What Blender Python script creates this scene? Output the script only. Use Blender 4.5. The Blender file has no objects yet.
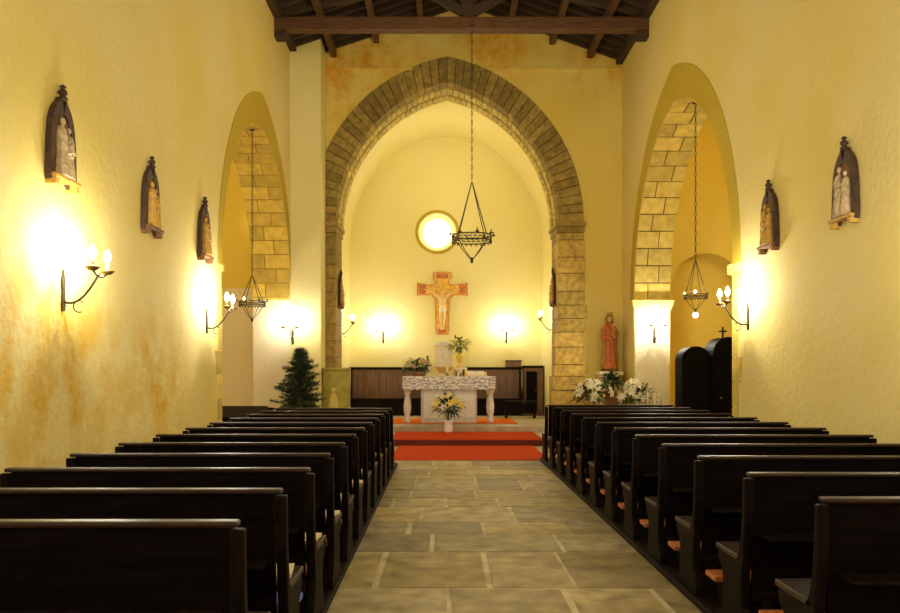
import bpy, bmesh, math, random
from mathutils import Vector, Matrix
random.seed(7)
PI = math.pi
sc = bpy.context.scene
C = sc.collection

# ------------------------------------------------------------------ materials
def nodemat(name):
    m = bpy.data.materials.new(name); m.use_nodes = True
    nt = m.node_tree
    return m, nt, nt.nodes['Principled BSDF']

def mat(name, col, rough=.6, metal=0, var=.0, scale=8, bump=0, bscale=40, tone=False, stretch=None, emit=None, estr=0, spec=None):
    m, nt, b = nodemat(name)
    N, L = nt.nodes, nt.links
    b.inputs['Roughness'].default_value = rough
    b.inputs['Metallic'].default_value = metal
    if spec is not None: b.inputs['Specular IOR Level'].default_value = spec
    b.inputs['Base Color'].default_value = (*col, 1)
    tc = N.new('ShaderNodeTexCoord'); mp = N.new('ShaderNodeMapping')
    L.new(tc.outputs['Object'], mp.inputs['Vector'])
    if stretch: mp.inputs['Scale'].default_value = stretch
    out = None
    if var:
        nz = N.new('ShaderNodeTexNoise'); nz.inputs['Scale'].default_value = scale; nz.inputs['Detail'].default_value = 5
        L.new(mp.outputs[0], nz.inputs['Vector'])
        mr = N.new('ShaderNodeMapRange'); mr.inputs['From Min'].default_value = .3; mr.inputs['From Max'].default_value = .7
        mr.inputs['To Min'].default_value = 1 - var; mr.inputs['To Max'].default_value = 1 + var
        L.new(nz.outputs['Fac'], mr.inputs['Value'])
        vm = N.new('ShaderNodeVectorMath'); vm.operation = 'SCALE'
        vm.inputs[0].default_value = col; L.new(mr.outputs[0], vm.inputs['Scale']); out = vm.outputs[0]
    if tone:
        at = N.new('ShaderNodeAttribute'); at.attribute_name = 'tone'
        mx = N.new('ShaderNodeVectorMath'); mx.operation = 'MULTIPLY'
        if out: L.new(out, mx.inputs[0])
        else: mx.inputs[0].default_value = col
        L.new(at.outputs['Color'], mx.inputs[1]); out = mx.outputs[0]
    if out: L.new(out, b.inputs['Base Color'])
    if bump:
        n2 = N.new('ShaderNodeTexNoise'); n2.inputs['Scale'].default_value = bscale; n2.inputs['Detail'].default_value = 4
        L.new(mp.outputs[0], n2.inputs['Vector'])
        bp = N.new('ShaderNodeBump'); bp.inputs['Strength'].default_value = bump; bp.inputs['Distance'].default_value = .02
        L.new(n2.outputs['Fac'], bp.inputs['Height']); L.new(bp.outputs[0], b.inputs['Normal'])
    if emit:
        b.inputs['Emission Color'].default_value = (*emit, 1); b.inputs['Emission Strength'].default_value = estr
    return m

def plaster(name, c1, c2, c3=None, stains=()):
    """old painted plaster: two colours in large clouds, fine grain; stains = patches of the third colour at fixed places (x,y,z,radius)"""
    m, nt, b = nodemat(name); N, L = nt.nodes, nt.links
    b.inputs['Roughness'].default_value = .85
    b.inputs['Specular IOR Level'].default_value = .2
    geo = N.new('ShaderNodeNewGeometry')
    nz = N.new('ShaderNodeTexNoise'); nz.inputs['Scale'].default_value = .45; nz.inputs['Detail'].default_value = 6
    L.new(geo.outputs['Position'], nz.inputs['Vector'])
    cr = N.new('ShaderNodeValToRGB'); cr.color_ramp.elements[0].position = .35; cr.color_ramp.elements[1].position = .68
    cr.color_ramp.elements[0].color = (*c1, 1); cr.color_ramp.elements[1].color = (*c2, 1)
    L.new(nz.outputs['Fac'], cr.inputs['Fac']); out = cr.outputs['Color']
    for (x, y, z, r) in stains:
        mp = N.new('ShaderNodeVectorMath'); mp.operation = 'DISTANCE'; mp.inputs[1].default_value = (x, y, z)
        L.new(geo.outputs['Position'], mp.inputs[0])
        mr = N.new('ShaderNodeMapRange'); mr.inputs['From Min'].default_value = r; mr.inputs['From Max'].default_value = r * .2
        L.new(mp.outputs['Value'], mr.inputs['Value'])
        n3 = N.new('ShaderNodeTexNoise'); n3.inputs['Scale'].default_value = 2.2; n3.inputs['Detail'].default_value = 7; n3.inputs['Roughness'].default_value = .65
        L.new(geo.outputs['Position'], n3.inputs['Vector'])
        m2 = N.new('ShaderNodeMapRange'); m2.inputs['From Min'].default_value = .42; m2.inputs['From Max'].default_value = .62
        L.new(n3.outputs['Fac'], m2.inputs['Value'])
        mu = N.new('ShaderNodeMath'); mu.operation = 'MULTIPLY'; L.new(mr.outputs[0], mu.inputs[0]); L.new(m2.outputs[0], mu.inputs[1])
        mx = N.new('ShaderNodeMix'); mx.data_type = 'RGBA'
        L.new(mu.outputs[0], mx.inputs['Factor']); L.new(out, mx.inputs['A']); mx.inputs['B'].default_value = (*(c3 or c1), 1)
        out = mx.outputs['Result']
    L.new(out, b.inputs['Base Color'])
    n2 = N.new('ShaderNodeTexNoise'); n2.inputs['Scale'].default_value = 14; n2.inputs['Detail'].default_value = 6
    L.new(geo.outputs['Position'], n2.inputs['Vector'])
    bp = N.new('ShaderNodeBump'); bp.inputs['Strength'].default_value = .35; bp.inputs['Distance'].default_value = .03
    L.new(n2.outputs['Fac'], bp.inputs['Height']); L.new(bp.outputs[0], b.inputs['Normal'])
    return m

M = {}
M['nave_plaster'] = plaster('nave_plaster', (.77, .62, .18), (.80, .69, .33), (.70, .42, .03),
                            [(-3.3, 7.0, 1.35, 1.7), (-3.3, 9.2, 1.3, 1.3), (-3.3, 5.6, 1.5, 1.2)])
M['chancel_plaster'] = plaster('chancel_plaster', (.80, .60, .11), (.83, .69, .21), (.72, .34, .02),
                               [(-2.0, 18, 8.9, 2.2), (1.2, 18, 8.9, 1.4), (3.6, 18, 8.6, 1.2), (-3.2, 18, 7.9, 1.4)])
M['apse_plaster'] = plaster('apse_plaster', (.86, .76, .30), (.88, .80, .40))
M['transept_plaster'] = plaster('transept_plaster', (.80, .60, .09), (.82, .66, .15))
M['ochre_band'] = plaster('ochre_band', (.52, .37, .035), (.58, .43, .055))
M['white_plaster'] = plaster('white_plaster', (.86, .76, .48), (.88, .80, .56))
M['arch_stone'] = mat('arch_stone', (.33, .235, .055), .9, var=.3, scale=9, bump=.6, bscale=18, tone=True)
M['arch_brick_lit'] = mat('arch_brick_lit', (.62, .49, .13), .9, var=.2, scale=9, bump=.5, bscale=22, tone=True)  # soffit brick, paler: chancel lamplight is put into its colour
M['mortar'] = mat('mortar', (.16, .10, .03), .95, var=.2, scale=20)
M['pale_stone'] = mat('pale_stone', (.62, .47, .10), .85, var=.2, scale=6, bump=.4, bscale=20, tone=True)
M['soffit_ochre'] = mat('soffit_ochre', (.70, .50, .08), .85, var=.15, scale=6, bump=.4, bscale=20, tone=True)
M['joint'] = mat('joint', (.46, .30, .05), .95)
M['floor_slab'] = mat('floor_slab', (.34, .27, .13), .6, var=.38, scale=5, bump=.25, bscale=12, tone=True)
M['floor_joint'] = mat('floor_joint', (.50, .43, .26), .85, var=.35, scale=3)
M['step_stone'] = mat('step_stone', (.42, .34, .22), .6, var=.2, scale=5, bump=.2)
M['carpet'] = mat('carpet', (.58, .070, .012), .95, var=.15, scale=30, bump=.5, bscale=200, spec=.05)
M['riser_shade'] = mat('riser_shade', (.13, .022, .010), .6, var=.3, scale=4, stretch=(.6, 6, 6), spec=.2)  # dark step riser: the shade on its face is put into the colour
M['carpet_orange'] = mat('carpet_orange', (.72, .16, .02), .95, var=.15, scale=30, bump=.5, bscale=200, spec=.05)
M['pew_wood'] = mat('pew_wood', (.0035, .002, .0018), .6, var=.5, scale=5, bump=.12, bscale=14, stretch=(.6, 6, 6), spec=.03)
M['rail_wood'] = mat('rail_wood', (.022, .010, .005), .4, spec=.2, var=.5, scale=6, stretch=(1, 6, 6))
M['end_wood'] = mat('end_wood', (.006, .003, .002), .5, spec=.06, var=.5, scale=6, stretch=(6, 6, 1))
M['seat_wood'] = mat('seat_wood', (.025, .012, .006), .4, var=.4, scale=5, stretch=(.6, 6, 6))
M['kneeler_wood'] = mat('kneeler_wood', (.40, .13, .03), .55, var=.3, scale=5, stretch=(.6, 6, 6))
M['panel_wood'] = mat('panel_wood', (.16, .075, .028), .45, var=.35, scale=4, stretch=(8, 8, .6))
M['dark_wood'] = mat('dark_wood', (.010, .005, .003), .6, spec=.1, var=.4, scale=4, stretch=(6, 6, .6))
M['roof_wood'] = mat('roof_wood', (.05, .026, .012), .8, var=.4, scale=5, stretch=(5, .6, 5))
M['beam_wood'] = mat('beam_wood', (.11, .048, .016), .75, var=.4, scale=5, bump=.4, bscale=12, stretch=(.6, 5, 5))
M['roof_board'] = mat('roof_board', (.03, .017, .009), .85, var=.4, scale=5, stretch=(1, 6, 1))
M['confessional_wood'] = mat('confessional_wood', (.004, .003, .002), .6, spec=.05, var=.4, scale=4, stretch=(6, 6, .6))
M['iron'] = mat('iron', (.06, .045, .025), .5, metal=.6, var=.3, scale=30)
M['brass_iron'] = mat('brass_iron', (.30, .20, .05), .4, metal=.7)
M['candle_wax'] = mat('candle_wax', (.80, .72, .50), .5)
M['bulb'] = mat('bulb', (1, .95, .8), .3, emit=(1, .93, .80), estr=1)
M['window_glass'] = mat('window_glass', (.9, .93, 1), .3, emit=(.86, .93, 1), estr=1)
M['spot_glass'] = mat('spot_glass', (.9, .9, .8), .3, emit=(1, .95, .8), estr=1)
M['carved_dark'] = mat('carved_dark', (.055, .024, .012), .55, var=.5, scale=14, bump=.7, bscale=45)
M['carved_brown'] = mat('carved_brown', (.20, .085, .02), .6, var=.5, scale=16, bump=.7, bscale=45)
M['carved_pale'] = mat('carved_pale', (.55, .42, .24), .6, var=.35, scale=20, bump=.4)
M['carved_gold'] = mat('carved_gold', (.58, .34, .06), .5, var=.3, scale=20, bump=.3)
M['icon_gold'] = mat('icon_gold', (.80, .46, .06), .5, var=.3, scale=14)
M['icon_red'] = mat('icon_red', (.55, .17, .04), .55, var=.3, scale=14)
M['icon_skin'] = mat('icon_skin', (.84, .60, .26), .55, var=.15, scale=10)
M['robe_red'] = mat('robe_red', (.62, .17, .05), .6, var=.25, scale=12)
M['robe_ochre'] = mat('robe_ochre', (.45, .24, .05), .6, var=.25, scale=12)
M['skin'] = mat('skin', (.72, .44, .22), .6)
M['hair'] = mat('hair', (.14, .06, .02), .7)
M['marble'] = mat('marble', (.62, .58, .48), .4, var=.22, scale=6)
M['leg_stone'] = mat('leg_stone', (.82, .77, .66), .5, var=.1, scale=12)
M['linen'] = mat('linen', (.84, .80, .72), .8)
M['gold_cloth'] = mat('gold_cloth', (.85, .55, .06), .6)
M['vase_white'] = mat('vase_white', (.88, .87, .84), .3)
M['vase_gold'] = mat('vase_gold', (.70, .48, .08), .35, metal=.3)
M['leaf'] = mat('leaf', (.035, .075, .018), .55, var=.5, scale=12)
M['leaf_olive'] = mat('leaf_olive', (.16, .19, .03), .55, var=.4, scale=12)
M['needle'] = mat('needle', (.022, .045, .016), .6, var=.5, scale=12)
M['bark'] = mat('bark', (.06, .035, .018), .9)
M['petal_white'] = mat('petal_white', (.80, .76, .54), .6)
M['petal_yellow'] = mat('petal_yellow', (.85, .68, .12), .6)
M['petal_rose'] = mat('petal_rose', (.62, .36, .26), .6)
M['terracotta'] = mat('terracotta', (.30, .13, .05), .8)
M['paper'] = mat('paper', (.80, .66, .42), .7)
M['paper_blue'] = mat('paper_blue', (.16, .18, .62), .6)
M['ambo_stone'] = mat('ambo_stone', (.36, .31, .05), .8, var=.25, scale=5, bump=.3)
M['relief_yellow'] = mat('relief_yellow', (.66, .52, .12), .8)

def lace_mat():
    m, nt, b = nodemat('lace'); N, L = nt.nodes, nt.links
    b.inputs['Roughness'].default_value = .9
    tc = N.new('ShaderNodeTexCoord')
    nz = N.new('ShaderNodeTexNoise'); nz.inputs['Scale'].default_value = 6; L.new(tc.outputs['Object'], nz.inputs['Vector'])
    sc_ = N.new('ShaderNodeVectorMath'); sc_.operation = 'SCALE'; sc_.inputs['Scale'].default_value = .16; L.new(nz.outputs['Color'], sc_.inputs[0])
    ad = N.new('ShaderNodeVectorMath'); L.new(tc.outputs['Object'], ad.inputs[0]); L.new(sc_.outputs[0], ad.inputs[1])
    w = N.new('ShaderNodeTexWave'); w.wave_type = 'RINGS'; w.inputs['Scale'].default_value = 4.5; w.inputs['Distortion'].default_value = 7; w.inputs['Detail Scale'].default_value = 2.2
    v = N.new('ShaderNodeTexVoronoi'); v.inputs['Scale'].default_value = 11
    L.new(ad.outputs[0], v.inputs['Vector']); L.new(ad.outputs[0], w.inputs['Vector'])
    mu = N.new('ShaderNodeMath'); mu.operation = 'MULTIPLY'; L.new(v.outputs['Distance'], mu.inputs[0]); L.new(w.outputs['Fac'], mu.inputs[1])
    cr = N.new('ShaderNodeValToRGB'); cr.color_ramp.elements[0].position = .16; cr.color_ramp.elements[1].position = .36
    cr.color_ramp.elements[0].color = (.86, .83, .76, 1); cr.color_ramp.elements[1].color = (.42, .36, .38, 1)
    L.new(mu.outputs[0], cr.inputs['Fac']); L.new(cr.outputs['Color'], b.inputs['Base Color'])
    return m
M['lace'] = lace_mat()

# ------------------------------------------------------------------ mesh builder
class MB:
    def __init__(s): s.v = []; s.f = []; s.t = []
    def add(s, vs, fs, tone=1.0):
        b = len(s.v); s.v += [tuple(p) for p in vs]; s.f += [tuple(b + i for i in f) for f in fs]; s.t += [tone] * len(fs)
        return s
    def box(s, x0, x1, y0, y1, z0, z1, tone=1.0):
        return s.add([(x0,y0,z0),(x1,y0,z0),(x1,y1,z0),(x0,y1,z0),(x0,y0,z1),(x1,y0,z1),(x1,y1,z1),(x0,y1,z1)],
                     [(0,3,2,1),(4,5,6,7),(0,1,5,4),(1,2,6,5),(2,3,7,6),(3,0,4,7)], tone)
    def prism(s, pts, axis, a, b, tone=1.0):
        """pts 2D closed outline; axis 'x': pts=(y,z); 'y': pts=(x,z); 'z': pts=(x,y)"""
        def P(p, t):
            return (t, p[0], p[1]) if axis == 'x' else (p[0], t, p[1]) if axis == 'y' else (p[0], p[1], t)
        n = len(pts)
        area = sum(pts[i][0]*pts[(i+1)%n][1] - pts[(i+1)%n][0]*pts[i][1] for i in range(n))
        if (area < 0) != (axis == 'y'): pts = pts[::-1]
        if axis == 'y': pass
        vs = [P(p, a) for p in pts] + [P(p, b) for p in pts]
        fs = [tuple(range(n))[::-1], tuple(range(n, 2*n))] + [(i, (i+1)%n, n+(i+1)%n, n+i) for i in range(n)]
        return s.add(vs, fs, tone)
    def tube(s, pts, r, n=8, r2=None, caps=True, tone=1.0):
        pts = [Vector(p) for p in pts]; k = len(pts)
        rs = r if isinstance(r, (list, tuple)) else [r + ((r2 - r) * i / (k-1) if r2 is not None else 0) for i in range(k)]
        vs = []; up = Vector((0,0,1)); prev = None
        for i, p in enumerate(pts):
            d = (pts[min(i+1,k-1)] - pts[max(i-1,0)])
            if d.length < 1e-9: d = Vector((0,0,1))
            d.normalize()
            if prev is None:
                ref = up if abs(d.z) < .95 else Vector((1,0,0)); u = d.cross(ref).normalized()
            else:
                u = (prev - d*prev.dot(d)); u = u.normalized() if u.length > 1e-6 else d.orthogonal().normalized()
            prev = u; w = d.cross(u)
            for j in range(n):
                a = 2*PI*j/n; vs.append(p + (u*math.cos(a) + w*math.sin(a))*rs[i])
        fs = [(i*n+j, i*n+(j+1)%n, (i+1)*n+(j+1)%n, (i+1)*n+j) for i in range(k-1) for j in range(n)]
        if caps: fs += [tuple(range(n))[::-1], tuple(range((k-1)*n, k*n))]
        return s.add(vs, fs, tone)
    def bar(s, p, q, w, h, tone=1.0):
        """square bar between two points; w horizontal-ish width, h other"""
        p, q = Vector(p), Vector(q); d = (q-p).normalized()
        ref = Vector((0,0,1)) if abs(d.z) < .95 else Vector((0,1,0))
        u = d.cross(ref).normalized()*w/2; v = u.normalized().cross(d)*h/2
        vs = [p-u-v,p+u-v,p+u+v,p-u+v,q-u-v,q+u-v,q+u+v,q-u+v]
        return s.add(vs, [(0,3,2,1),(4,5,6,7),(0,1,5,4),(1,2,6,5),(2,3,7,6),(3,0,4,7)], tone)
    def lathe(s, prof, c=(0,0,0), n=16, sx=1, sy=1, fold=0, nf=7, ph=0, tone=1.0):
        vs = []
        for (r, z) in prof:
            for j in range(n):
                a = 2*PI*j/n; rr = r*(1 + fold*math.cos(nf*a + ph + z*3))
                vs.append((c[0]+rr*math.cos(a)*sx, c[1]+rr*math.sin(a)*sy, c[2]+z))
        k = len(prof)
        fs = [(i*n+j, i*n+(j+1)%n, (i+1)*n+(j+1)%n, (i+1)*n+j) for i in range(k-1) for j in range(n)]
        fs += [tuple(range(n))[::-1], tuple(range((k-1)*n, k*n))]
        return s.add(vs, fs, tone)
    def ball(s, c, r, n=12, m=8, tone=1.0):
        if not isinstance(r, (list, tuple)): r = (r, r, r)
        prof = [(max(math.sin(PI*i/m), 1e-3), -math.cos(PI*i/m)*r[2]) for i in range(m+1)]
        return s.lathe(prof, c, n, r[0], r[1], tone=tone)
    def torus(s, c, R, r, n=32, m=6, tilt=None, squash=1):
        vs = []
        for i in range(n):
            a = 2*PI*i/n
            for j in range(m):
                b = 2*PI*j/m
                vs.append((c[0]+(R+r*math.cos(b))*math.cos(a), c[1]+(R+r*math.cos(b))*math.sin(a), c[2]+r*squash*math.sin(b)))
        return s.add(vs, [(i*m+j, ((i+1)%n)*m+j, ((i+1)%n)*m+(j+1)%m, i*m+(j+1)%m) for i in range(n) for j in range(m)])
    def build(s, name, m, parent=None, smooth=False, loc=None, bevel=0, remesh=0, subd=0):
        me = bpy.data.meshes.new(name); me.from_pydata(s.v, [], s.f); me.update()
        bm = bmesh.new(); bm.from_mesh(me)
        if any(t != 1.0 for t in s.t):
            pass
        bmesh.ops.recalc_face_normals(bm, faces=bm.faces); bm.to_mesh(me); bm.free()
        if any(t != 1.0 for t in s.t) or m in ('arch_stone','arch_brick_lit','pale_stone','floor_slab'):
            at = me.color_attributes.new('tone', 'FLOAT_COLOR', 'CORNER')
            for p in me.polygons:
                t = s.t[p.index]
                if not isinstance(t, (tuple, list)): t = (t, t, t)
                for li in p.loop_indices: at.data[li].color = (*t, 1)
        me.materials.append(M[m] if isinstance(m, str) else m)
        if smooth:
            for p in me.polygons: p.use_smooth = True
        o = bpy.data.objects.new(name, me); C.objects.link(o)
        if parent: o.parent = parent
        if loc: o.location = loc
        if remesh:
            r = o.modifiers.new('fuse', 'REMESH'); r.mode = 'VOXEL'; r.voxel_size = remesh; r.use_smooth_shade = True
        if bevel:
            b = o.modifiers.new('bevel', 'BEVEL'); b.width = bevel; b.segments = 2; b.limit_method = 'ANGLE'
        if subd:
            b = o.modifiers.new('sub', 'SUBSURF'); b.levels = subd; b.render_levels = subd
        return o

def tag(o, label, cat, group=None, kind=None):
    o['label'] = label; o['category'] = cat
    if group: o['group'] = group
    if kind: o['kind'] = kind
    return o
def thing(name, label, cat, loc=(0,0,0), rz=0, group=None):
    o = bpy.data.objects.new(name, None); C.objects.link(o); o.location = loc; o.rotation_euler = (0,0,rz)
    o.empty_display_size = .1
    return tag(o, label, cat, group)
def struct(o): o['kind'] = 'structure'; return o
def dup(o, loc, rz, label, group=None, parent=None):
    c = o.copy(); C.objects.link(c); c.parent = parent
    if parent is None:
        c.location = loc; c.rotation_euler = (0,0,rz)
        if label: c['label'] = label
        if group: c['group'] = group
    for ch in list(o.children): dup(ch, None, None, None, None, c)
    return c

# ------------------------------------------------------------------ arch helper
def arc(cx, zs, a, c, extra=0, n=24):
    """two-centred pointed arch from left springing to right; a half span, c centre offset, extra radius"""
    R = a + c + extra; pts = []
    th = math.acos(c / R)
    for i in range(n+1):
        t = th * i / n                       # left half: centre at cx + c
        pts.append((cx + c - R*math.cos(t), zs + R*math.sin(t)))
    for i in range(n-1, -1, -1):
        t = th * i / n
        pts.append((cx - c + R*math.cos(t), zs + R*math.sin(t)))
    return pts

# ------------------------------------------------------------------ room constants
XL, XR = -3.3, 4.03
TL, TR = .8, .75
EAVE = 8.52; RIDGE_X = .5; RIDGE_Z = 9.78
YA = 18.0; YB = 19.06; YE = 22.5
YBK = -4.0

# ---- floor: irregular stone slabs over pale joints
fl = MB(); fl.box(-9, 9.5, YBK-.5, YE+.5, -.3, -.006)
floor = struct(fl.build('floor', 'floor_joint'))
sl = MB(); y = YBK
rnd = random.Random(11)
while y < 15.9:
    dy = rnd.choice([.55, .62, .75, .9, 1.1]); y1 = min(y+dy, 15.9)
    x = -7.9 + rnd.uniform(-.6, 0)
    while x < 8.6:
        w = rnd.choice([.6, .72, .8, .95, 1.1]); t = rnd.uniform(.72, 1.25)
        wr = rnd.uniform(-.12, .18)
        g = rnd.uniform(.006, .028)
        tone = (t*(1+wr*.3), t, t*(1-wr*1.2))
        j = lambda: rnd.uniform(-.005, .005)
        x1 = x+w
        pts = [(x+g+j(), y+g+j()), (x1-g+j(), y+g+j()), (x1-g+j(), y1-g+j()), (x+g+j(), y1-g+j())]
        sl.prism(pts, 'z', -.006, 0.0, tone)
        x = x1
    y = y1
sl.build('paving', 'floor_slab', floor, bevel=0)

# ---- side walls with the transept arches
def side_wall(name, x0, x1, ncx, a, c, zs):
    pts = [(YBK, 0), (ncx-a, 0)] + arc(ncx, zs, a, c) + [(ncx+a, 0), (YA+.2, 0), (YA+.2, EAVE), (YBK, EAVE)]
    mb = MB(); mb.prism(pts, 'x', x0, x1); return struct(mb.build(name, 'nave_plaster'))
LCY, LA, LC, LZ = 14.60, 2.68, .17, 3.08
RCY, RA, RC, RZ = 14.0, 2.88, .37, 2.98
wall_l = side_wall('wall_left', XL-TL, XL, LCY, LA, LC, LZ)
wall_r = side_wall('wall_right', XR, XR+TR, RCY, RA, RC, RZ)

def ring_band(name, xa, xb, cy, zs, inn, out):
    """ochre painted raised band round the arch"""
    pi_, po = inn, out; n = len(pi_); vs = []; fs = []
    for x in (xa, xb):
        vs += [(x, p[0], p[1]) for p in pi_] + [(x, p[0], p[1]) for p in po]
    for i in range(n-1):
        fs += [(i, i+1, n+i+1, n+i), (2*n+i, 3*n+i, 3*n+i+1, 2*n+i+1), (i, 2*n+i, 2*n+i+1, i+1), (n+i, n+i+1, 3*n+i+1, 3*n+i)]
    fs += [(0, n, 3*n, 2*n), (n-1, 2*n+n-1, 3*n+n-1, n+n-1)]
    mb = MB(); mb.add(vs, fs); return struct(mb.build(name, 'ochre_band'))
ring_band('trim_1', XL, XL+.012, LCY, LZ, arc(LCY, LZ, LA, LC), arc(LCY, LZ, 2.92, .60))
ring_band('trim_2', XR-.012, XR, RCY, RZ, arc(RCY, RZ, RA, RC), arc(RCY, RZ, 3.18, .74))

def block_strip(mb, path, lat, depth, rows, course, g, tone_rng, rr, thick=.03, swap=False):
    """blocks lining a 2D path (soffit). path: dense 2D pts; lat(t)->coordinate across; makes quads blocks raised by thick inward"""
    pass

def soffit_blocks(name, cx, zs, a, c, x0, x1, m, course, lrows, thick=.035, jamb_to=None, plane='x', kind='trim', side='both'):
    """lining of individually cut stones on an arch soffit, joints between; plane 'x': arch in YZ swept along X"""
    mb = MB(); rr = random.Random(int(abs(cx)*100)+3)
    R = a + c; th = math.acos(c/R); L = R*th; nb = int(L/course)
    def P(u, t, w):
        return (w, u, t) if plane == 'x' else (u, w, t)
    halves = ([-1] if side == 'near' else [1] if side == 'far' else [-1, 1])
    for sgn in halves:
        for i in range(nb):
            t0 = th*i/nb + .012/R; t1 = th*(i+1)/nb - .012/R
            cuts = [x0]; nrow = lrows
            for k in range(1, nrow):
                cuts.append(x0 + (x1-x0)*(k + (.28 if i % 2 else -.28))/nrow + rr.uniform(-.03,.03))
            cuts.append(x1)
            for k in range(nrow):
                w0, w1 = cuts[k]+.011*(k>0), cuts[k+1]-.011*(k<nrow-1)
                tt = rr.uniform(.78, 1.2); vs = []
                th2 = thick*rr.uniform(.7, 1.1)
                for w in (w0, w1):
                    for (t, r) in ((t0, R), (t1, R), (t1, R-th2), (t0, R-th2)):
                        u = (cx - sgn*c) + sgn*r*math.cos(t); z = zs + r*math.sin(t)
                        vs.append(P(u, z, w))
                mb.add(vs, [(0,1,2,3),(4,7,6,5),(0,4,5,1),(1,5,6,2),(2,6,7,3),(3,7,4,0)], tt)
    return struct(mb.build(name, m))
soffit_blocks('trim_3', LCY, LZ, LA, LC, XL-TL, XL-.005, 'soffit_ochre', .30, 2, .03)
soffit_blocks('trim_4', RCY, RZ, RA, RC, XR+.005, XR+TR, 'pale_stone', .36, 2, .03)
# mortar skin behind those stones
def soffit_skin(name, cx, zs, a, c, x0, x1, th_, m):
    pi_ = arc(cx, zs, a-th_, c); po = arc(cx, zs, a, c)
    n = len(pi_); vs = []; fs = []
    for x in (x0, x1):
        vs += [(x, p[0], p[1]) for p in pi_] + [(x, p[0], p[1]) for p in po]
    for i in range(n-1):
        fs += [(i, i+1, n+i+1, n+i), (2*n+i, 3*n+i, 3*n+i+1, 2*n+i+1), (i, 2*n+i, 2*n+i+1, i+1)]
    return struct(MB().add(vs, fs).build(name, m))
soffit_skin('trim_5', LCY, LZ, LA, LC, XL-TL, XL-.008, .012, 'joint')
soffit_skin('trim_6', RCY, RZ, RA, RC, XR+.008, XR+TR, .012, 'mortar')

# far jambs, imposts
def jamb(name, x0, x1, y0, y1, z1, m): return struct(MB().box(x0, x1, y0, y1, 0, z1).build(name, m))
imp = MB()
for (x0,x1,y) in ((XR-.05, XR+TR+.05, RCY+RA),):
    imp.box(x0, x1, y-.10, y+.02, RZ-.14, RZ-.05, 1.2); imp.box(x0+.03, x1-.03, y-.06, y+.02, RZ-.20, RZ-.14, 1.1); imp.box(x0-.02, x1+.02, y-.14, y+.02, RZ-.05, RZ, 1.25)
imp.box(XR-.05, XR+TR+.05, RCY-RA-.02, RCY-RA+.10, RZ-.14, RZ, 1.2)
struct(imp.build('trim_7', 'pale_stone', bevel=.008))
imp = MB()
imp.box(XL-TL-.04, XL+.004, LCY+LA-.035, LCY+LA+.02, LZ-.06, LZ, 1.1)
imp.box(XL-TL-.04, XL+.03, LCY-LA-.02, LCY-LA+.06, LZ-.1, LZ, 1.1)
struct(imp.build('trim_8', 'pale_stone', bevel=.008))
# white faces of the far jambs (plaster skins) 
struct(MB().box(XR+.02, XR+TR, RCY+RA-.02, RCY+RA+.01, 0, RZ-.2).build('trim_9', 'white_plaster'))
struct(MB().box(XL-TL, XL, LCY+LA-.02, LCY+LA+.01, 0, LZ-.06).build('trim_10', 'white_plaster'))
struct(MB().box(-7.6, XL-TL, 18.17, 18.2, 0, 3.36).build('trim_17', 'white_plaster'))
# quoins by near jambs at floor level
q = MB(); rq = random.Random(5)
for (x0, x1, y0) in ((XR-.012, XR, RCY-RA), (XL, XL+.012, LCY-LA)):
    z = 0
    while z < 2.7:
        h = rq.uniform(.24, .36); w = rq.choice([.22, .34]); q.box(x0, x1, y0-w, y0, z, z+h-.015, rq.uniform(.8, 1.2)); z += h
struct(q.build('trim_11', 'pale_stone'))
# left pilaster between arch and chancel wall
struct(MB().box(XL-.05, -2.64, 17.262, YA+.02, 0, EAVE+.25).build('wall_pilaster', 'apse_plaster'))

# transepts (rooms beyond the side arches)
def transept(sx, x0, x1, suffix, niche=None):
    y0, y1, h = 9.5, 18.2, 7.4
    lo, hi = min(x0,x1), max(x0,x1)
    if niche:
        nx, na, nz = niche
        top = [(nx - na*math.cos(PI*i/24), nz + na*math.sin(PI*i/24)) for i in range(25)]
        pts = [(lo,0),(nx-na,0)] + top + [(nx+na,0),(hi,0),(hi,h),(lo,h)]
        w = MB().prism(pts, 'y', y1, y1+.5); w.box(lo, hi, y1+.5, y1+.7, 0, h)
    else:
        w = MB().box(lo, hi, y1, y1+.3, 0, h)
    struct(w.build('wall_transept_east_'+suffix, 'transept_plaster'))
    struct(MB().box(lo, hi, y0-.3, y0, 0, h).build('wall_transept_west_'+suffix, 'transept_plaster'))
    e = x1
    struct(MB().box(min(e, e+.3*sx), max(e, e+.3*sx), y0-.3, y1+.3, 0, h).build('wall_transept_end_'+suffix, 'transept_plaster'))
    struct(MB().box(lo, hi, y0-.3, y1+.3, h, h+.2).build('ceiling_transept_'+suffix, 'transept_plaster'))
transept(-1, XL-TL+.001, -7.6, 'left')
transept(1, XR+TR-.001, 8.2, 'right', (6.0, .82, 3.35))

# ---- chancel wall with the great arch
CX, CA, CC, CZ = .09, 2.5, .71, 4.84
RT = .57
pts = [(XL-TL, 0), (CX-CA-RT, 0)] + arc(CX, CZ, CA, CC, RT, 28) + [(CX+CA+RT, 0), (XR+TR, 0), (XR+TR, EAVE+.1), (XR, EAVE+.3), (RIDGE_X, RIDGE_Z+.3), (XL, EAVE+.3), (XL-TL, EAVE+.1)]
struct(MB().prism(pts, 'y', YA, YB).build('wall_chancel', 'chancel_plaster'))
struct(MB().box(XL, -.55, YA-.035, YA+.01, 8.24, 8.31).box(.72, XR, YA-.035, YA+.01, 8.24, 8.31).build('trim_12', 'chancel_plaster', bevel=.01))
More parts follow.
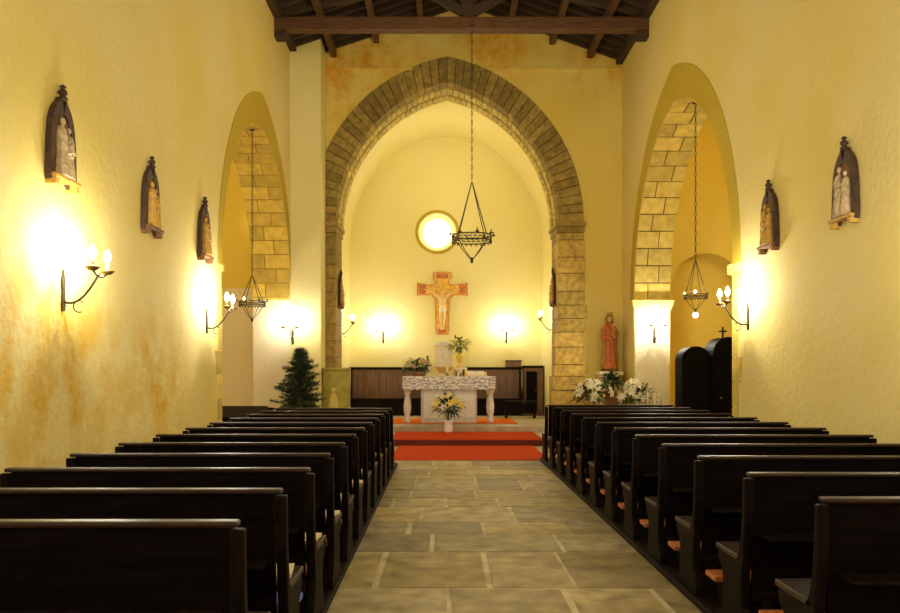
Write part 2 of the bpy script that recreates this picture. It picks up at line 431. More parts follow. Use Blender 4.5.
# mortar core of the arch + piers
core = MB(); pin = arc(CX, CZ, CA+.02, CC, 0, 28); pou = arc(CX, CZ, CA, CC, RT+.005, 28); n = len(pin)
pin = [(CX-CA-.02, 0)] + pin + [(CX+CA+.02, 0)]; pou = [(CX-CA-RT-.005, 0)] + pou + [(CX+CA+RT+.005, 0)]; n += 2
vs = []
for y in (YA-.005, YB):
    vs += [(p[0], y, p[1]) for p in pin] + [(p[0], y, p[1]) for p in pou]
fs = []
for i in range(n-1):
    fs += [(i, i+1, n+i+1, n+i), (2*n+i, 3*n+i, 3*n+i+1, 2*n+i+1), (i, 2*n+i, 2*n+i+1, i+1), (n+i, n+i+1, 3*n+i+1, 3*n+i)]
core.add(vs, fs); core_o = struct(core.build('trim_13', 'mortar'))
# voussoirs of the face
vz = MB(); sf = MB(); rr = random.Random(21)
R = CA + CC
for sgn in (-1, 1):
    th_o = math.acos(CC/(R+RT)); th = math.acos(CC/R); nv = 25
    for i in range(nv):
        def P(t, r, y): return (CX - sgn*CC + sgn*r*math.cos(t), y, CZ + r*math.sin(t))
        a0 = i/nv; a1 = (i+1)/nv; g = .007
        t0i, t1i = th*a0+g/R, th*a1-g/R; t0o, t1o = th_o*a0+g/R, th_o*a1-g/R
        tt = rr.uniform(.75, 1.2); pr = rr.uniform(.0, .02)
        y0, y1 = YA-.03-pr, YA+.33
        vs = [P(t0i,R,y0),P(t1i,R,y0),P(t1o,R+RT,y0),P(t0o,R+RT,y0),P(t0i,R,y1),P(t1i,R,y1),P(t1o,R+RT,y1),P(t0o,R+RT,y1)]
        vz.add(vs, [(0,1,2,3),(4,7,6,5),(0,4,5,1),(1,5,6,2),(2,6,7,3),(3,7,4,0)], tt)
    nb = 30
    for row, (ya, yb) in enumerate(((YA+.345, YA+.69), (YA+.705, YB+.01))):
        for i in range(nb+1):
            off = .5 if row else 0
            a0 = max((i-off)/nb, 0); a1 = min((i+1-off)/nb, 1)
            t0, t1 = th*a0+.008/R, th*a1-.008/R
            if t1 <= t0: continue
            tt = rr.uniform(.8, 1.15)
            r0 = R - (.02 if row == 0 else .05)
            vs = [P(t0,r0,ya),P(t1,r0,ya),P(t1,R+.1,ya),P(t0,R+.1,ya),P(t0,r0,yb),P(t1,r0,yb),P(t1,R+.1,yb),P(t0,R+.1,yb)]
            sf.add(vs, [(0,1,2,3),(4,7,6,5),(0,4,5,1),(1,5,6,2),(2,6,7,3),(3,7,4,0)], tt)
struct(vz.build('trim_14', 'arch_stone', bevel=.008)); struct(sf.build('trim_15', 'arch_brick_lit', bevel=.005))
# piers: coursed blocks
pr_ = MB(); rr = random.Random(33)
for sgn in (-1, 1):
    z = 0; k = 0
    while z < CZ-.26:
        h = rr.uniform(.26, .42); z1 = min(z+h, CZ-.24)
        if CZ-.24 - z1 < .15: z1 = CZ-.24
        xin = CX + sgn*CA; xout = CX + sgn*(CA+RT+rr.choice([0, 0, .03, .08]))
        split = YA + (.45 if k % 2 else .65)
        low = z < 1.35
        bu = .06 if low else 0
        a, b = sorted((xin - sgn*bu, xout + sgn*bu*1.5))
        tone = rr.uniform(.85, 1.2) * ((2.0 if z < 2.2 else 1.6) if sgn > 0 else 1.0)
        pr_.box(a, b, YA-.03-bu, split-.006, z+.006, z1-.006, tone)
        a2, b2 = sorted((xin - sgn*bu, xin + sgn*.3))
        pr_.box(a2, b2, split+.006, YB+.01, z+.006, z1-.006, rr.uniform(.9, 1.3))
        z = z1; k += 1
    # impost
    a, b = sorted((CX+sgn*(CA-.07), CX+sgn*(CA+RT+.05)))
    pr_.box(a, b, YA-.09, YB+.03, CZ-.10, CZ, 1.15)
    a, b = sorted((CX+sgn*(CA-.03), CX+sgn*(CA+RT+.02)))
    pr_.box(a, b, YA-.055, YB+.02, CZ-.235, CZ-.105, 1.0)
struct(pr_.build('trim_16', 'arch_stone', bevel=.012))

# ---- chancel beyond the arch
VX0, VX1, VZ, VB = -2.62, 2.80, 4.95, 3.12
vcx = (VX0+VX1)/2; va = (VX1-VX0)/2
vault = [(vcx - va*math.cos(PI*i/32), VZ + VB*math.sin(PI*i/32)) for i in range(33)]
outer = [(vcx - (va+.3)*math.cos(PI*i/32), VZ + (VB+.3)*math.sin(PI*i/32)) for i in range(33)]
pts = [(VX0,.25)] + vault + [(VX1,.25),(VX1+.3,.25)] + outer[::-1] + [(VX0-.3,.25)]
n = 35; inn = [(VX0,0)] + vault + [(VX1,0)]; out = [(VX0-.3,0)] + outer + [(VX1+.3,0)]
vs = []
for y in (YB, YE+.02):
    vs += [(p[0], y, p[1]) for p in inn] + [(p[0], y, p[1]) for p in out]
fs = []
for i in range(n-1):
    fs += [(i, i+1, n+i+1, n+i), (2*n+i, 3*n+i, 3*n+i+1, 2*n+i+1), (i, 2*n+i, 2*n+i+1, i+1), (n+i, n+i+1, 3*n+i+1, 3*n+i)]
struct(MB().add(vs, fs).build('wall_apse_sides', 'apse_plaster'))
# end wall with a splayed round window
WX, WZ, WR, WG = -.16, 5.39, .54, .37
def endwall():
    n = 48; vs = []; fs = []
    outerp = [(WX + 4*math.cos(2*PI*i/n), WZ + 6*math.sin(2*PI*i/n)) for i in range(n)]
    outerp = [(max(min(x, VX1+.3), VX0-.3), max(min(z, 8.5), 0)) for x, z in outerp]
    for r, y in ((WR, YE), (WG, YE+.3)):
        vs += [(WX + r*math.cos(2*PI*i/n), y, WZ + r*math.sin(2*PI*i/n)) for i in range(n)]
    vs += [(x, YE, z) for x, z in outerp]
    vs += [(x, YE+.3, z) for x, z in outerp]
    for i in range(n):
        j = (i+1) % n
        fs += [(i, j, n+j, n+i), (2*n+i, 2*n+j, j, i), (3*n+i, n+i, n+j, 3*n+j), (2*n+i, 3*n+i, 3*n+j, 2*n+j)]
    return MB().add(vs, fs)
struct(endwall().build('wall_apse_end', 'apse_plaster'))
win = struct(MB().lathe([(WG+.03, 0), (WG+.03, .02)], (0,0,0), 40).build('window_1', 'window_glass'))
win.rotation_euler = (PI/2, 0, 0); win.location = (WX, YE+.27, WZ)
fr = MB().torus((0,0,0), WR+.035, .045, 48, 8, squash=.6).build('window_frame', 'ochre_band', None, smooth=True)
fr.parent = win; fr.location = (0, 0, .27)
mu = MB()
mu.tube([(-WG,0,.03),(WG,0,.03)], .008, 6); mu.tube([(0,-WG,.03),(0,WG,.03)], .008, 6); mu.build('glazing_bar', 'brass_iron', win)
# floor platforms
struct(MB().box(XL, XR, 15.9, 17.9, -.02, .12).build('floor_step_lower', 'step_stone', bevel=.01))
struct(MB().box(XL, XR, 17.9, YA, -.02, .25).box(CX-CA, CX+CA, YA+.001, YB, -.02, .25).box(VX0, VX1, YB+.001, YE, -.02, .25).build('floor_step_upper', 'step_stone', bevel=.008))
# ---- windowless back wall behind the viewer
pts = [(XL-TL, 0), (XR+TR, 0), (XR+TR, EAVE), (RIDGE_X, RIDGE_Z+.2), (XL-TL, EAVE)]
bw = struct(MB().prism(pts, 'y', YBK-.4, YBK).build('wall_back', 'nave_plaster'))

# ---- roof
ceil = MB()
def roofz(x):
    return EAVE + (RIDGE_Z-EAVE)*((x-XL)/(RIDGE_X-XL) if x < RIDGE_X else (XR-x)/(XR-RIDGE_X))
sl_l = (RIDGE_Z-EAVE)/(RIDGE_X-XL); sl_r = (RIDGE_Z-EAVE)/(XR-RIDGE_X)
pts = [(XL-TL, EAVE-TL*sl_l), (RIDGE_X, RIDGE_Z), (XR+TR, EAVE-TR*sl_r), (XR+TR, EAVE-TR*sl_r+.08), (RIDGE_X, RIDGE_Z+.08), (XL-TL, EAVE-TL*sl_l+.08)]
ceil.prism(pts, 'y', YBK-.4, YA+.05)
ceil = struct(ceil.build('ceiling', 'roof_board'))
raf = {}
yy = 11.8
k = 0
while yy < 17.95:
    for side, xe in ((-1, XL+.02), (1, XR-.02)):
        b = MB(); b.bar((xe, 0, roofz(xe)-.05), (RIDGE_X, 0, RIDGE_Z-.05), .07, .09)
        if side not in raf:
            raf[side] = b.build('rafter', 'roof_wood', ceil, loc=(0, yy, 0)); o = raf[side]
        else:
            o = raf[side].copy(); C.objects.link(o); o.parent = ceil; o.location = (0, yy, 0)
    yy += .36; k += 1
for x in (-2.45, -1.5, -.5, RIDGE_X, 1.5, 2.45, 3.3):
    z = roofz(x) - (.17 if x != RIDGE_X else .2)
    MB().box(x-.06, x+.06, YBK, YA-.001 if x != RIDGE_X else YA-.001, z-.09, z+.06).build('purlin', 'beam_wood', ceil)
# wall plates
MB().box(XL, XL+.14, YBK, 17.36, EAVE-.14, EAVE+.0).build('wall_plate', 'roof_wood', ceil)
MB().box(XR-.14, XR, YBK, YA, EAVE-.14, EAVE+.0).build('wall_plate', 'roof_wood', ceil)
# truss
TY = 15.75
tr = thing('roof_truss', 'dark timber roof truss with heavy tie beam spanning the nave before the pointed arch', 'roof truss', (RIDGE_X, TY, 8.17))
def lx(x): return x - RIDGE_X
MB().box(lx(XL)-.1, lx(XR)+.1, -.12, .12, 0, .25).build('tie_beam', 'beam_wood', tr, bevel=.015)
MB().box(-.10, .10, -.09, .09, 0.1, RIDGE_Z-8.17-.32).build('king_post', 'roof_wood', tr, bevel=.01)
for s_ in (-1, 1):
    xe = lx(XL)+.1 if s_ < 0 else lx(XR)-.1
    MB().bar((xe, 0, .42), (0, 0, RIDGE_Z-8.17-.42), .16, .2).build('principal_rafter', 'roof_wood', tr)
    MB().bar((s_*.07, 0, .36), (s_*1.15, 0, .98), .13, .16).build('strut', 'roof_wood', tr)
    cv = [(s_*(.1+.5*(1-math.cos(t))), .32+.62*math.sin(t)) for t in [PI/2*i/8 for i in range(9)]]
    MB().prism([(s_*.05,.32)] + cv + [(s_*.05,.94)], 'y', -.07, .07).build('bracket', 'roof_wood', tr)
# corbels under the ends
MB().box(lx(XL), lx(XL)+.22, -.12, .12, -.16, 0).build('corbel', 'roof_wood', tr, bevel=.02)
MB().box(lx(XR)-.22, lx(XR), -.12, .12, -.16, 0).build('corbel', 'roof_wood', tr, bevel=.02)

# ------------------------------------------------------------------ pews
for nm, x0, x1, y0, y1, lab in (('pew_platform', -2.62, -.72, 2.5, 12.7, 'low dark wooden platform under the left row of pews'),
                                ('pew_platform', 1.61, 3.95, 2.9, 13.33, 'low dark wooden platform under the right row of pews')):
    tag(MB().box(x0, x1, y0, y1, 0, .045).build(nm, 'dark_wood', bevel=.008), lab, 'platform', 'pew platforms')

def make_pew(L, label):
    t = thing('church_pew', label, 'pew')
    h = L/2
    MB().prism([(-.035,.90),(-.01,.90),(.03,.24),(.005,.24)], 'x', -h+.035, h-.035).build('backrest', 'pew_wood', t)
    MB().box(-h, h, -.05, .015, .882, .905).build('top_rail', 'rail_wood', t, bevel=.008)
    MB().box(-h+.03, h-.03, -.028, .022, .2, .25).build('bottom_rail', 'end_wood', t, bevel=.004)
    MB().box(-h-.025, h+.025, .03, .42, .403, .435).build('seat', 'seat_wood', t, bevel=.006)
    # side end with a curved profile
    pr = [(-.05,.875),(.0,.875),(.005,.7),(.02,.55),(.05,.46),(.09,.41),(.37,.40),(.385,.385),(.37,.34),(.31,.29),(.29,.20),(.31,.10),(.36,.045),(.38,0),(-.06,0),(-.06,.05),(-.0,.15),(.02,.25),(-.01,.42),(-.04,.62)]
    for s_ in (-1, 1):
        MB().prism(pr, 'x', s_*h-.025, s_*h+.025).build('pew_end', 'end_wood', t, bevel=.007)
    kn = MB().box(-h+.0, h-.05, -.34, -.16, .165, .20).build('kneeler', 'kneeler_wood', t, bevel=.008)
    for s_ in (-1, 1):
        MB().prism([(-.02,.22),(-.02,.15),(-.16,.10),(-.20,0),(-.30,0),(-.32,.165),(-.16,.165)], 'x', s_*(h-.09)-.02, s_*(h-.09)+.02).build('kneeler_bracket', 'end_wood', t)
    MB().box(-h+.06, h-.06, -.19, -.035, .56, .575).build('book_ledge', 'end_wood', t, bevel=.004)
    return t
ORD = ['first','second','third','fourth','fifth','sixth','seventh','eighth','ninth','tenth','eleventh','twelfth']
def pewlabel(side, i, n):
    if i == 0: return f'dark wooden pew on the {side} of the aisle, nearest the viewer'
    if i == n-1: return f'dark wooden pew at the front of the {side} row, nearest the altar'
    return f'dark wooden pew on the {side} of the aisle, {ORD[i]} row counted from the viewer'
left_y = [3.0 + .8*i for i in range(12)]
right_y = [3.54 + .85*i for i in range(12)]
pl = make_pew(1.74, pewlabel('left', 0, 12)); pl['group'] = 'pews left of the aisle'
for i, y in enumerate(left_y):
    loc = (-.76-.87, y, .045)
    if i == 0: pl.location = loc
    else: dup(pl, loc, 0, pewlabel('left', i, 12))
prr = make_pew(2.05, pewlabel('right', 0, 12)); prr['group'] = 'pews right of the aisle'
for i, y in enumerate(right_y):
    loc = (1.665+1.025, y, .045)
    if i == 0: prr.location = loc
    else: dup(prr, loc, 0, pewlabel('right', i, 12))
# booklets on seats of the left pews near the aisle
bk0 = None
for i in (1, 2, 3, 4, 5, 6, 8):
    y = left_y[i]; lab = f'pale booklet lying on the seat end of the left pew, {ORD[i]} row from the viewer'
    loc = (-.85, y+.25, .045+.4355)
    if bk0 is None:
        bk0 = thing('booklet', lab, 'booklet', loc, .1, 'booklets on the left pews')
        MB().box(-.085,.085,-.12,.12,.0,.016).build('pages', 'paper', bk0)
        MB().box(-.088,.088,-.123,.123,.016,.020).build('cover', 'paper', bk0)
    else: dup(bk0, loc, random.uniform(-.3,.3), lab)
tag(MB().box(-.08,.08,-.11,.11,0,.03).build('blue_book', 'paper_blue', loc=(-.86, left_y[2]-.26, .2455)), 'small blue book lying on the kneeler beside the left aisle', 'book')

# ------------------------------------------------------------------ carpets
struct(MB().box(-1.3, 2.3, 15.875, 15.9, .001, .119).build('trim_18', 'riser_shade'))
tag(MB().box(-.88, 1.78, 13.35, 15.87, .001, .014).build('carpet_runner', 'carpet'), 'red carpet on the stone floor at the foot of the step', 'carpet')
cs = MB(); cs.box(-1.05, 2.0, 15.885, 17.88, .121, .134)
tag(cs.build('step_carpet', 'carpet'), 'red carpet covering the wide step below the altar', 'carpet')
tag(MB().box(-1.25, 1.75, 18.7, 20.6, .251, .264).build('altar_rug', 'carpet_orange'), 'orange-red rug lying under the altar table', 'rug')

# ------------------------------------------------------------------ sconces
def make_sconce(label, out=.33, n=2):
    t = thing('wall_sconce', label, 'wall lamp')
    mb = MB(); mb.prism([(-.02,-.16),(.02,-.16),(.03,-.1),(.018,0),(.03,.1),(.0,.2),(-.03,.1),(-.018,0),(-.03,-.1)], 'x', 0, .02)
    mb.build('wall_plate', 'iron', t)
    pts = []
    for i in range(11):
        u = i/10; pts.append((.015+(out-.015)*u, 0, -.08+.26*(u**1.6) - .05*math.sin(PI*u)))
    a = MB(); a.tube(pts, .011, 8)
    curl = [(out*.45+.05*math.cos(t), 0, -.12+.05*math.sin(t)) for t in [PI*i/8 for i in range(2, 14)]]
    a.tube(curl, .006, 6)
    cb = [(out, -.15 + .30*i/10, .18 - .045*math.sin(PI*i/10)) for i in range(11)]
    a.tube(cb, .009, 8); a.build('arm', 'iron', t, smooth=True)
    for s_ in ((-.15,.15) if n == 2 else (0,)):
        MB().lathe([(.008,0),(.035,.008),(.06,.03),(.062,.036),(.02,.03),(.02,.05)], (out, s_, .17), 14).build('drip_pan', 'brass_iron', t, smooth=True)
        c = MB().lathe([(.014,0),(.014,.075),(.012,.08)], (out, s_, .20), 10).build('candle', 'candle_wax', t, smooth=True)
        MB().lathe([(.006,0),(.023,.02),(.029,.042),(.023,.072),(.010,.098),(.002,.112)], (out, s_, .28), 12).build('bulb', 'bulb', t, smooth=True)
    return t
sconces = [
    (XL, 6.93, 2.18, 0, 'two-armed iron wall lamp on the left wall, the largest one near the viewer'),
    (XL, 11.15, 2.18, 0, 'two-armed iron wall lamp on the left wall beside the side arch'),
    (XR, 10.55, 2.20, PI, 'two-armed iron wall lamp on the right wall beside the side arch'),
    (XL+.06, 17.262, 2.22, -PI/2, 'iron wall lamp above the small fir tree'),
    (XR+.42, RCY+RA-.02, 2.24, -PI/2, 'iron wall lamp on the white pier to the right of the robed statue'),
    (-1.68, YE, 2.42, -PI/2, 'iron wall lamp on the back wall left of the crucifix'),
    (1.78, YE, 2.42, -PI/2, 'iron wall lamp on the back wall right of the crucifix'),
    (VX0, 20.3, 2.52, 0, 'small wall lamp on the left side wall behind the pointed arch'),
    (VX1, 20.3, 2.62, PI, 'small wall lamp on the right side wall behind the pointed arch'),
]
s0 = None
for (x, y, z, r, lab) in sconces:
    if s0 is None:
        s0 = make_sconce(lab); s0.location = (x, y, z); s0.rotation_euler = (0,0,r)
    else: dup(s0, (x, y, z), r, lab)
# weaker bulbs in the lamps around the altar
M['bulb_weak'] = mat('bulb_weak', (1, .95, .8), .3, emit=(1, .93, .80), estr=380)
for lamp in [o for o in bpy.data.objects if o.get('category') == 'wall lamp' and o.location.y > 17]:
    for ch in lamp.children:
        if ch.name.startswith('bulb'):
            ch.data = ch.data.copy(); ch.data.materials[0] = M['bulb_weak']
# added unseen wall lamps that brighten the nave, same pattern on both walls
for y in (2.6, -1.4):
    for x, r, sd in ((XL, 0, 'left'), (XR, PI, 'right')):
        dup(s0, (x, y, 2.18), r, f'added two-armed iron wall lamp on the {sd} wall ' + ('level with the viewer' if y > 0 else 'at the rear of the nave'))
dup(s0, (XR, 5.7, 2.2), PI, 'two-armed iron wall lamp on the right wall nearest the viewer')

# ------------------------------------------------------------------ stations of the cross (carved reliefs)
def make_station(label, inner, pale):
    t = thing('carved_relief', label, 'wall carving')
    # local: +x out of wall, y along the wall, z up; origin at the bottom centre
    half = [(.225,.03),(.235,.10),(.228,.25),(.218,.40),(.200,.52),(.170,.61),(.125,.68),(.075,.72),(.045,.765)]
    pr = [(-a, b) for a, b in half] + [(a, b) for a, b in half[::-1]] + [(.17,.0),(.10,.05),(0,.07),(-.10,.05),(-.17,0)]
    MB().prism(pr, 'x', 0, .04).build('backboard', 'carved_dark', t, bevel=.01)
    # raised rim following the outline
    hood = MB(); inn_ = [(.175,.08),(.18,.12),(.175,.25),(.165,.36),(.145,.46),(.115,.53),(.08,.58),(.04,.61),(.0,.63)]
    for sg_ in (-1, 1):
        for i in range(8):
            hood.prism([(sg_*half[i][0], half[i][1]), (sg_*half[i+1][0], half[i+1][1]), (sg_*inn_[i+1][0], inn_[i+1][1]), (sg_*inn_[i][0], inn_[i][1])], 'x', .03, .058)
    hood.build('hood', 'carved_dark', t)
    fin = MB().lathe([(.02,0),(.045,.015),(.03,.035),(.02,.042),(.042,.065),(.030,.09),(.014,.10),(.03,.12),(.004,.14)], (.045,0,.745), 12)
    fin.build('finial', 'carved_dark', t, smooth=True)
    lg = MB().box(0,.105,-.225,.225,.05,.085); lg.prism([(-.215,-.01),(-.16,-.01),(-.13,.05),(-.22,.05)], 'x', .0, .09); lg.prism([(.16,-.01),(.215,-.01),(.22,.05),(.13,.05)], 'x', .0, .09)
    lg.build('ledge', 'carved_gold' if pale else 'carved_brown', t, bevel=.008)
    MB().prism([(-.165,.09)] + [(.15*math.cos(PI*i/10)*-1, .36+.26*math.sin(PI*i/10)) for i in range(11)] + [(.165,.09)], 'x', .035, .045).build('panel', inner, t)
    g = MB()
    for (py, s, lean) in ((-.065, 1.3, .06), (.075, 1.15, -.05), (.0, .9, 0)):
        x0 = .06 if s > 1 else .085
        g.lathe([(.05*s,0),(.048*s,.05),(.036*s,.16*s),(.042*s,.26*s),(.03*s,.31*s),(.014*s,.33*s)], (x0, py, .085), 12, fold=.12, nf=6)
        g.ball((x0+.004, py+lean*.3, .085+.36*s), (.021*s,.021*s,.027*s), 10, 8)
        g.tube([(x0, py-.035*s, .085+.29*s), (x0+.035, py-.04*s+lean, .085+.22*s), (x0+.05, py+lean, .085+.24*s)], .012*s, 6)
        g.tube([(x0, py+.035*s, .085+.29*s), (x0+.03, py+.045*s, .085+.2*s), (x0+.045, py+.01, .085+.19*s)], .012*s, 6)
    g.build('relief_figures', 'carved_pale' if pale else 'carved_gold', t, smooth=True, remesh=.006)
    return t
st1 = make_station('largest carved shrine-shaped relief on the left wall with pale figures', 'carved_brown', True)
st1.location = (XL, 6.85, 3.07)
st2 = make_station('brown carved relief on the left wall, the middle of three', 'carved_brown', False)
st2.location = (XL, 8.95, 3.02)
dup(st2, (XL, 10.95, 3.0), 0, 'small brown carved relief on the left wall next to the side arch')
dup(st1, (XR, 7.95, 2.95), PI, 'larger dark carved relief on the right wall with pale figures')
dup(st2, (XR, 9.8, 2.96), PI, 'smaller dark carved relief on the right wall next to the side arch')
dup(st2, (CX-CA+.0, 18.55, 2.95), 0, 'narrow carved relief on the inner side of the left arch pier')
dup(st2, (CX+CA-.0, 18.55, 3.0), PI, 'narrow carved relief on the inner side of the right arch pier')

# ------------------------------------------------------------------ chandeliers
def make_chandelier(label, loc, Rr, ztop, cone, drop, ncup, lit=()):
    t = thing('ring_chandelier', label, 'chandelier', loc)
    # origin at ring centre
    k = Rr/.38; r = MB()
    r.torus((0,0,.055*k), Rr, .012*k, 40, 6); r.torus((0,0,-.055*k), Rr, .012*k, 40, 6); r.torus((0,0,.0), Rr, .006*k, 40, 6)
    for i in range(24):
        a = 2*PI*i/24; a2 = 2*PI*(i+.5)/24; P_ = lambda a_, z: (Rr*math.cos(a_), Rr*math.sin(a_), z)
        r.tube([P_(a, -.055*k), P_(a2, .0), P_(a, .055*k)], .005*k+.001, 4); r.tube([P_(a, -.055*k), P_(2*a-a2, .0), P_(a, .055*k)], .005*k+.001, 4)
        r.ball(P_(a, -.085*k), .016*k, 6, 4)
    r.build('ring', 'iron', t)
    h = MB()
    for i in range(4):
        a = 2*PI*i/4 + PI/4
        h.tube([(Rr*math.cos(a), Rr*math.sin(a), .05*k), (.01*math.cos(a), .01*math.sin(a), cone)], .008*k+.002, 6)
        h.tube([(Rr*math.cos(a), Rr*math.sin(a), -.05*k), (.5*Rr*math.cos(a), .5*Rr*math.sin(a), -drop*.6), (.01*math.cos(a), .01*math.sin(a), -drop)], .007*k+.001, 6)
    h.build('hanger_rods', 'iron', t)
    MB().lathe([(.004,-.07*k),(.028*k,-.04*k),(.034*k,-.01*k),(.02*k,.02*k),(.03*k,.04*k),(.004,.06*k)], (0,0,-drop), 12).build('finial', 'iron', t, smooth=True)
    ch = MB(); top = ztop - loc[2]; L = top - cone; nl = max(4, int(L/.085))
    for i in range(nl):
        z = cone + L*(i+.5)/nl; hl = L/nl*.62; w = .014
        ring = [(w*math.cos(2*PI*j/8) * (1 if i % 2 else 0), w*math.cos(2*PI*j/8) * (0 if i % 2 else 1), z + hl*math.sin(2*PI*j/8)) for j in range(9)]
        ch.tube(ring, .005, 4, caps=False)
    ch.build('chain', 'iron', t)
    MB().lathe([(.05,0),(.05,.012),(.015,.03),(.015,.0)], (0,0,top-.03), 12).build('ceiling_hook', 'iron', t)
    for i in range(ncup):
        a = 2*PI*i/ncup + .2
        cx_, cy_ = (Rr+.05*k)*math.cos(a), (Rr+.05*k)*math.sin(a)
        MB().lathe([(.006,0),(.03*k,.012*k),(.042*k,.03*k),(.012,.028*k)], (cx_, cy_, .05*k), 10).build('drip_pan', 'iron', t)
        MB().lathe([(.011*k+.002,0),(.011*k+.002,.07*k),(.004,.085*k)], (cx_, cy_, .06*k), 8).build('candle', 'bulb' if i in lit else 'carved_brown', t)
    return t
make_chandelier('large iron ring chandelier hanging in front of the round window', (.56, 15.7-.19, 4.06), .38, 8.17, 1.08, .42, 8)
make_chandelier('small iron chandelier hanging in the left side arch', (-3.47, 14.55, 2.72), .235, 5.90, .50, .30, 6, (4,))
make_chandelier('small iron chandelier hanging in the right side arch', (4.42, 14.0, 2.80), .2, 6.2, .62, .25, 6, (2, 4))

gl = [o for o in bpy.data.objects if o.get('label') == 'small iron chandelier hanging in the right side arch'][0]
MB().ball((0,0,-.33), .05, 14, 10).build('glass_globe', 'spot_glass', gl, smooth=True)
# small wall spotlights in the side arches
def spot(loc, r, lab):
    t = thing('spotlight', lab, 'spotlight', loc)
    MB().ball((0,0,0), .07, 14, 10).build('globe', 'spot_glass', t, smooth=True)
    MB().tube([(0,.06,0),(0,r,0)], .02, 8).build('bracket', 'iron', t)
spot((-4.3, 17.98, 4.85), .22, 'small white globe lamp high on the wall inside the left side arch')
spot((XR+TR+.22, 17.98, 3.12), .22, 'small white globe lamp on the wall inside the right side arch')

# ------------------------------------------------------------------ crucifix
cz = thing('painted_crucifix', 'ochre painted wooden crucifix hanging on the back wall under the round window', 'crucifix', (-.02, YE-.006, 2.52))
cw = [(-.17,0),(.17,0),(.21,.98),(.30,1.10),(.66,1.10),(.70,1.06),(.70,1.44),(.66,1.40),(.26,1.36),(.19,1.42),(.19,1.52),(.25,1.56),(.25,1.72),(-.25,1.72),(-.25,1.56),(-.19,1.52),(-.19,1.42),(-.26,1.36),(-.66,1.40),(-.70,1.44),(-.70,1.06),(-.66,1.10),(-.30,1.10),(-.21,.98)]
MB().prism(cw, 'y', -.05, 0).build('cross', 'icon_gold', cz, bevel=.01)
for (a, b, c_, d_) in ((-.66,-.47,1.13,1.37), (.47,.66,1.13,1.37), (-.17,.17,1.56,1.69), (-.11,.11,.03,.14)):
    MB().box(a, b, -.06, -.045, c_, d_).build('painted_panel', 'icon_red', cz)
ed = MB()
for i in range(len(cw)):
    p, q_ = cw[i], cw[(i+1) % len(cw)]
    ed.bar((p[0], -.052, p[1]), (q_[0], -.052, q_[1]), .015, .02)
ed.build('border', 'icon_red', cz)
fg = MB()
fg.lathe([(.03,0),(.055,.1),(.075,.25),(.095,.40),(.085,.48),(.095,.60),(.105,.68),(.05,.74),(.03,.78)], (0,-.075,.32), 14, sy=.45)
fg.ball((.02,-.09,1.17), (.055,.045,.072), 12, 8)
for sgn in (-1, 1):
    fg.tube([(sgn*.07,-.08,1.0),(sgn*.25,-.075,1.17),(sgn*.44,-.07,1.24)], [.038,.028,.02], 8)
    fg.ball((sgn*.475,-.068,1.25), (.035,.014,.02), 8, 6)
    fg.tube([(sgn*.045,-.08,.62),(sgn*.05,-.1,.40),(sgn*.02,-.075,.16)], [.055,.042,.022], 8)
    fg.ball((sgn*.03,-.09,.13), (.025,.03,.04), 8, 6)
fg.build('corpus', 'icon_skin', cz, smooth=True, remesh=.012)
MB().lathe([(.085,0),(.10,.06),(.09,.14),(.07,.2)], (0,-.078,.60), 14, sy=.5, fold=.06).build('loincloth', 'petal_white', cz, smooth=True)

# ------------------------------------------------------------------ choir stalls along the back
def stall(x0, x1, lab):
    t = thing('choir_stall', lab, 'wooden stall', ((x0+x1)/2, YE, .25)); w = (x1-x0)/2
    b = MB(); n = max(3, int((x1-x0)/.19))
    for i in range(n):
        a = -w + 2*w*i/n; b.box(a+.006, a+2*w/n-.006, -.055, -.03, .02, 1.27)
    b.box(-w, w, -.03, -.005, 0, 1.3); b.build('back_panel', 'panel_wood', t)
    MB().box(-w-.02, w+.02, -.10, -.005, 1.28, 1.34).build('cornice', 'dark_wood', t, bevel=.01)
    MB().box(-w, w, -.5, -.06, .42, .47).build('seat', 'dark_wood', t, bevel=.01)
    MB().box(-w+.02, w-.02, -.46, -.42, 0, .42).build('seat_front', 'dark_wood', t)
    for x in (-w+.03, w-.03):
        MB().prism([(-.52,0),(-.52,.66),(-.44,.70),(-.2,.72),(-.10,.8),(-.06,1.27),(-.03,1.27),(-.03,0)], 'x', x-.025, x+.025).build('side_end', 'dark_wood', t, bevel=.006)
    return t
stall(VX0+.03, -.42, 'brown panelled wooden stall along the back wall left of the tabernacle')
stall(.36, 2.19, 'brown panelled wooden stall along the back wall right of the tabernacle')
# corner cabinet at the right
cb = thing('corner_cabinet', 'dark wooden cabinet in the right corner behind the pointed arch', 'cabinet', (2.49, YE-.28, .25))
MB().box(-.25,.27,-.2,.27,0,1.32).build('body', 'panel_wood', cb, bevel=.01)
MB().box(-.20,.10,-.215,-.2,.08,1.22).build('door', 'confessional_wood', cb, bevel=.005)
MB().box(-.27,.28,-.23,.27,1.32,1.38).build('top', 'dark_wood', cb, bevel=.01)
MB().ball((.06,-.225,.7), .018, 8, 6).build('knob', 'brass_iron', cb)
lb = thing('low_bench', 'low dark wooden bench on the platform to the right of the altar', 'bench', (2.05, 20.95, .25))
MB().box(-.46,.40,-.16,.16,.40,.45).build('seat', 'dark_wood', lb, bevel=.006)
MB().box(-.42,.36,-.02,.02,.12,.38).build('stretcher', 'dark_wood', lb)
for x in (-.40, .34): MB().box(x-.025,x+.025,-.15,.15,0,.40).build('leg', 'dark_wood', lb, bevel=.004)
# box on top of right stall
bx = thing('wooden_box', 'small brown wooden box standing on the right stall', 'box', (1.98, YE-.075, 1.592))
MB().box(-.21,.21,-.06,.06,0,.16).build('body', 'panel_wood', bx, bevel=.01)
MB().box(-.225,.225,-.065,.065,.16,.19).build('lid', 'dark_wood', bx, bevel=.005)

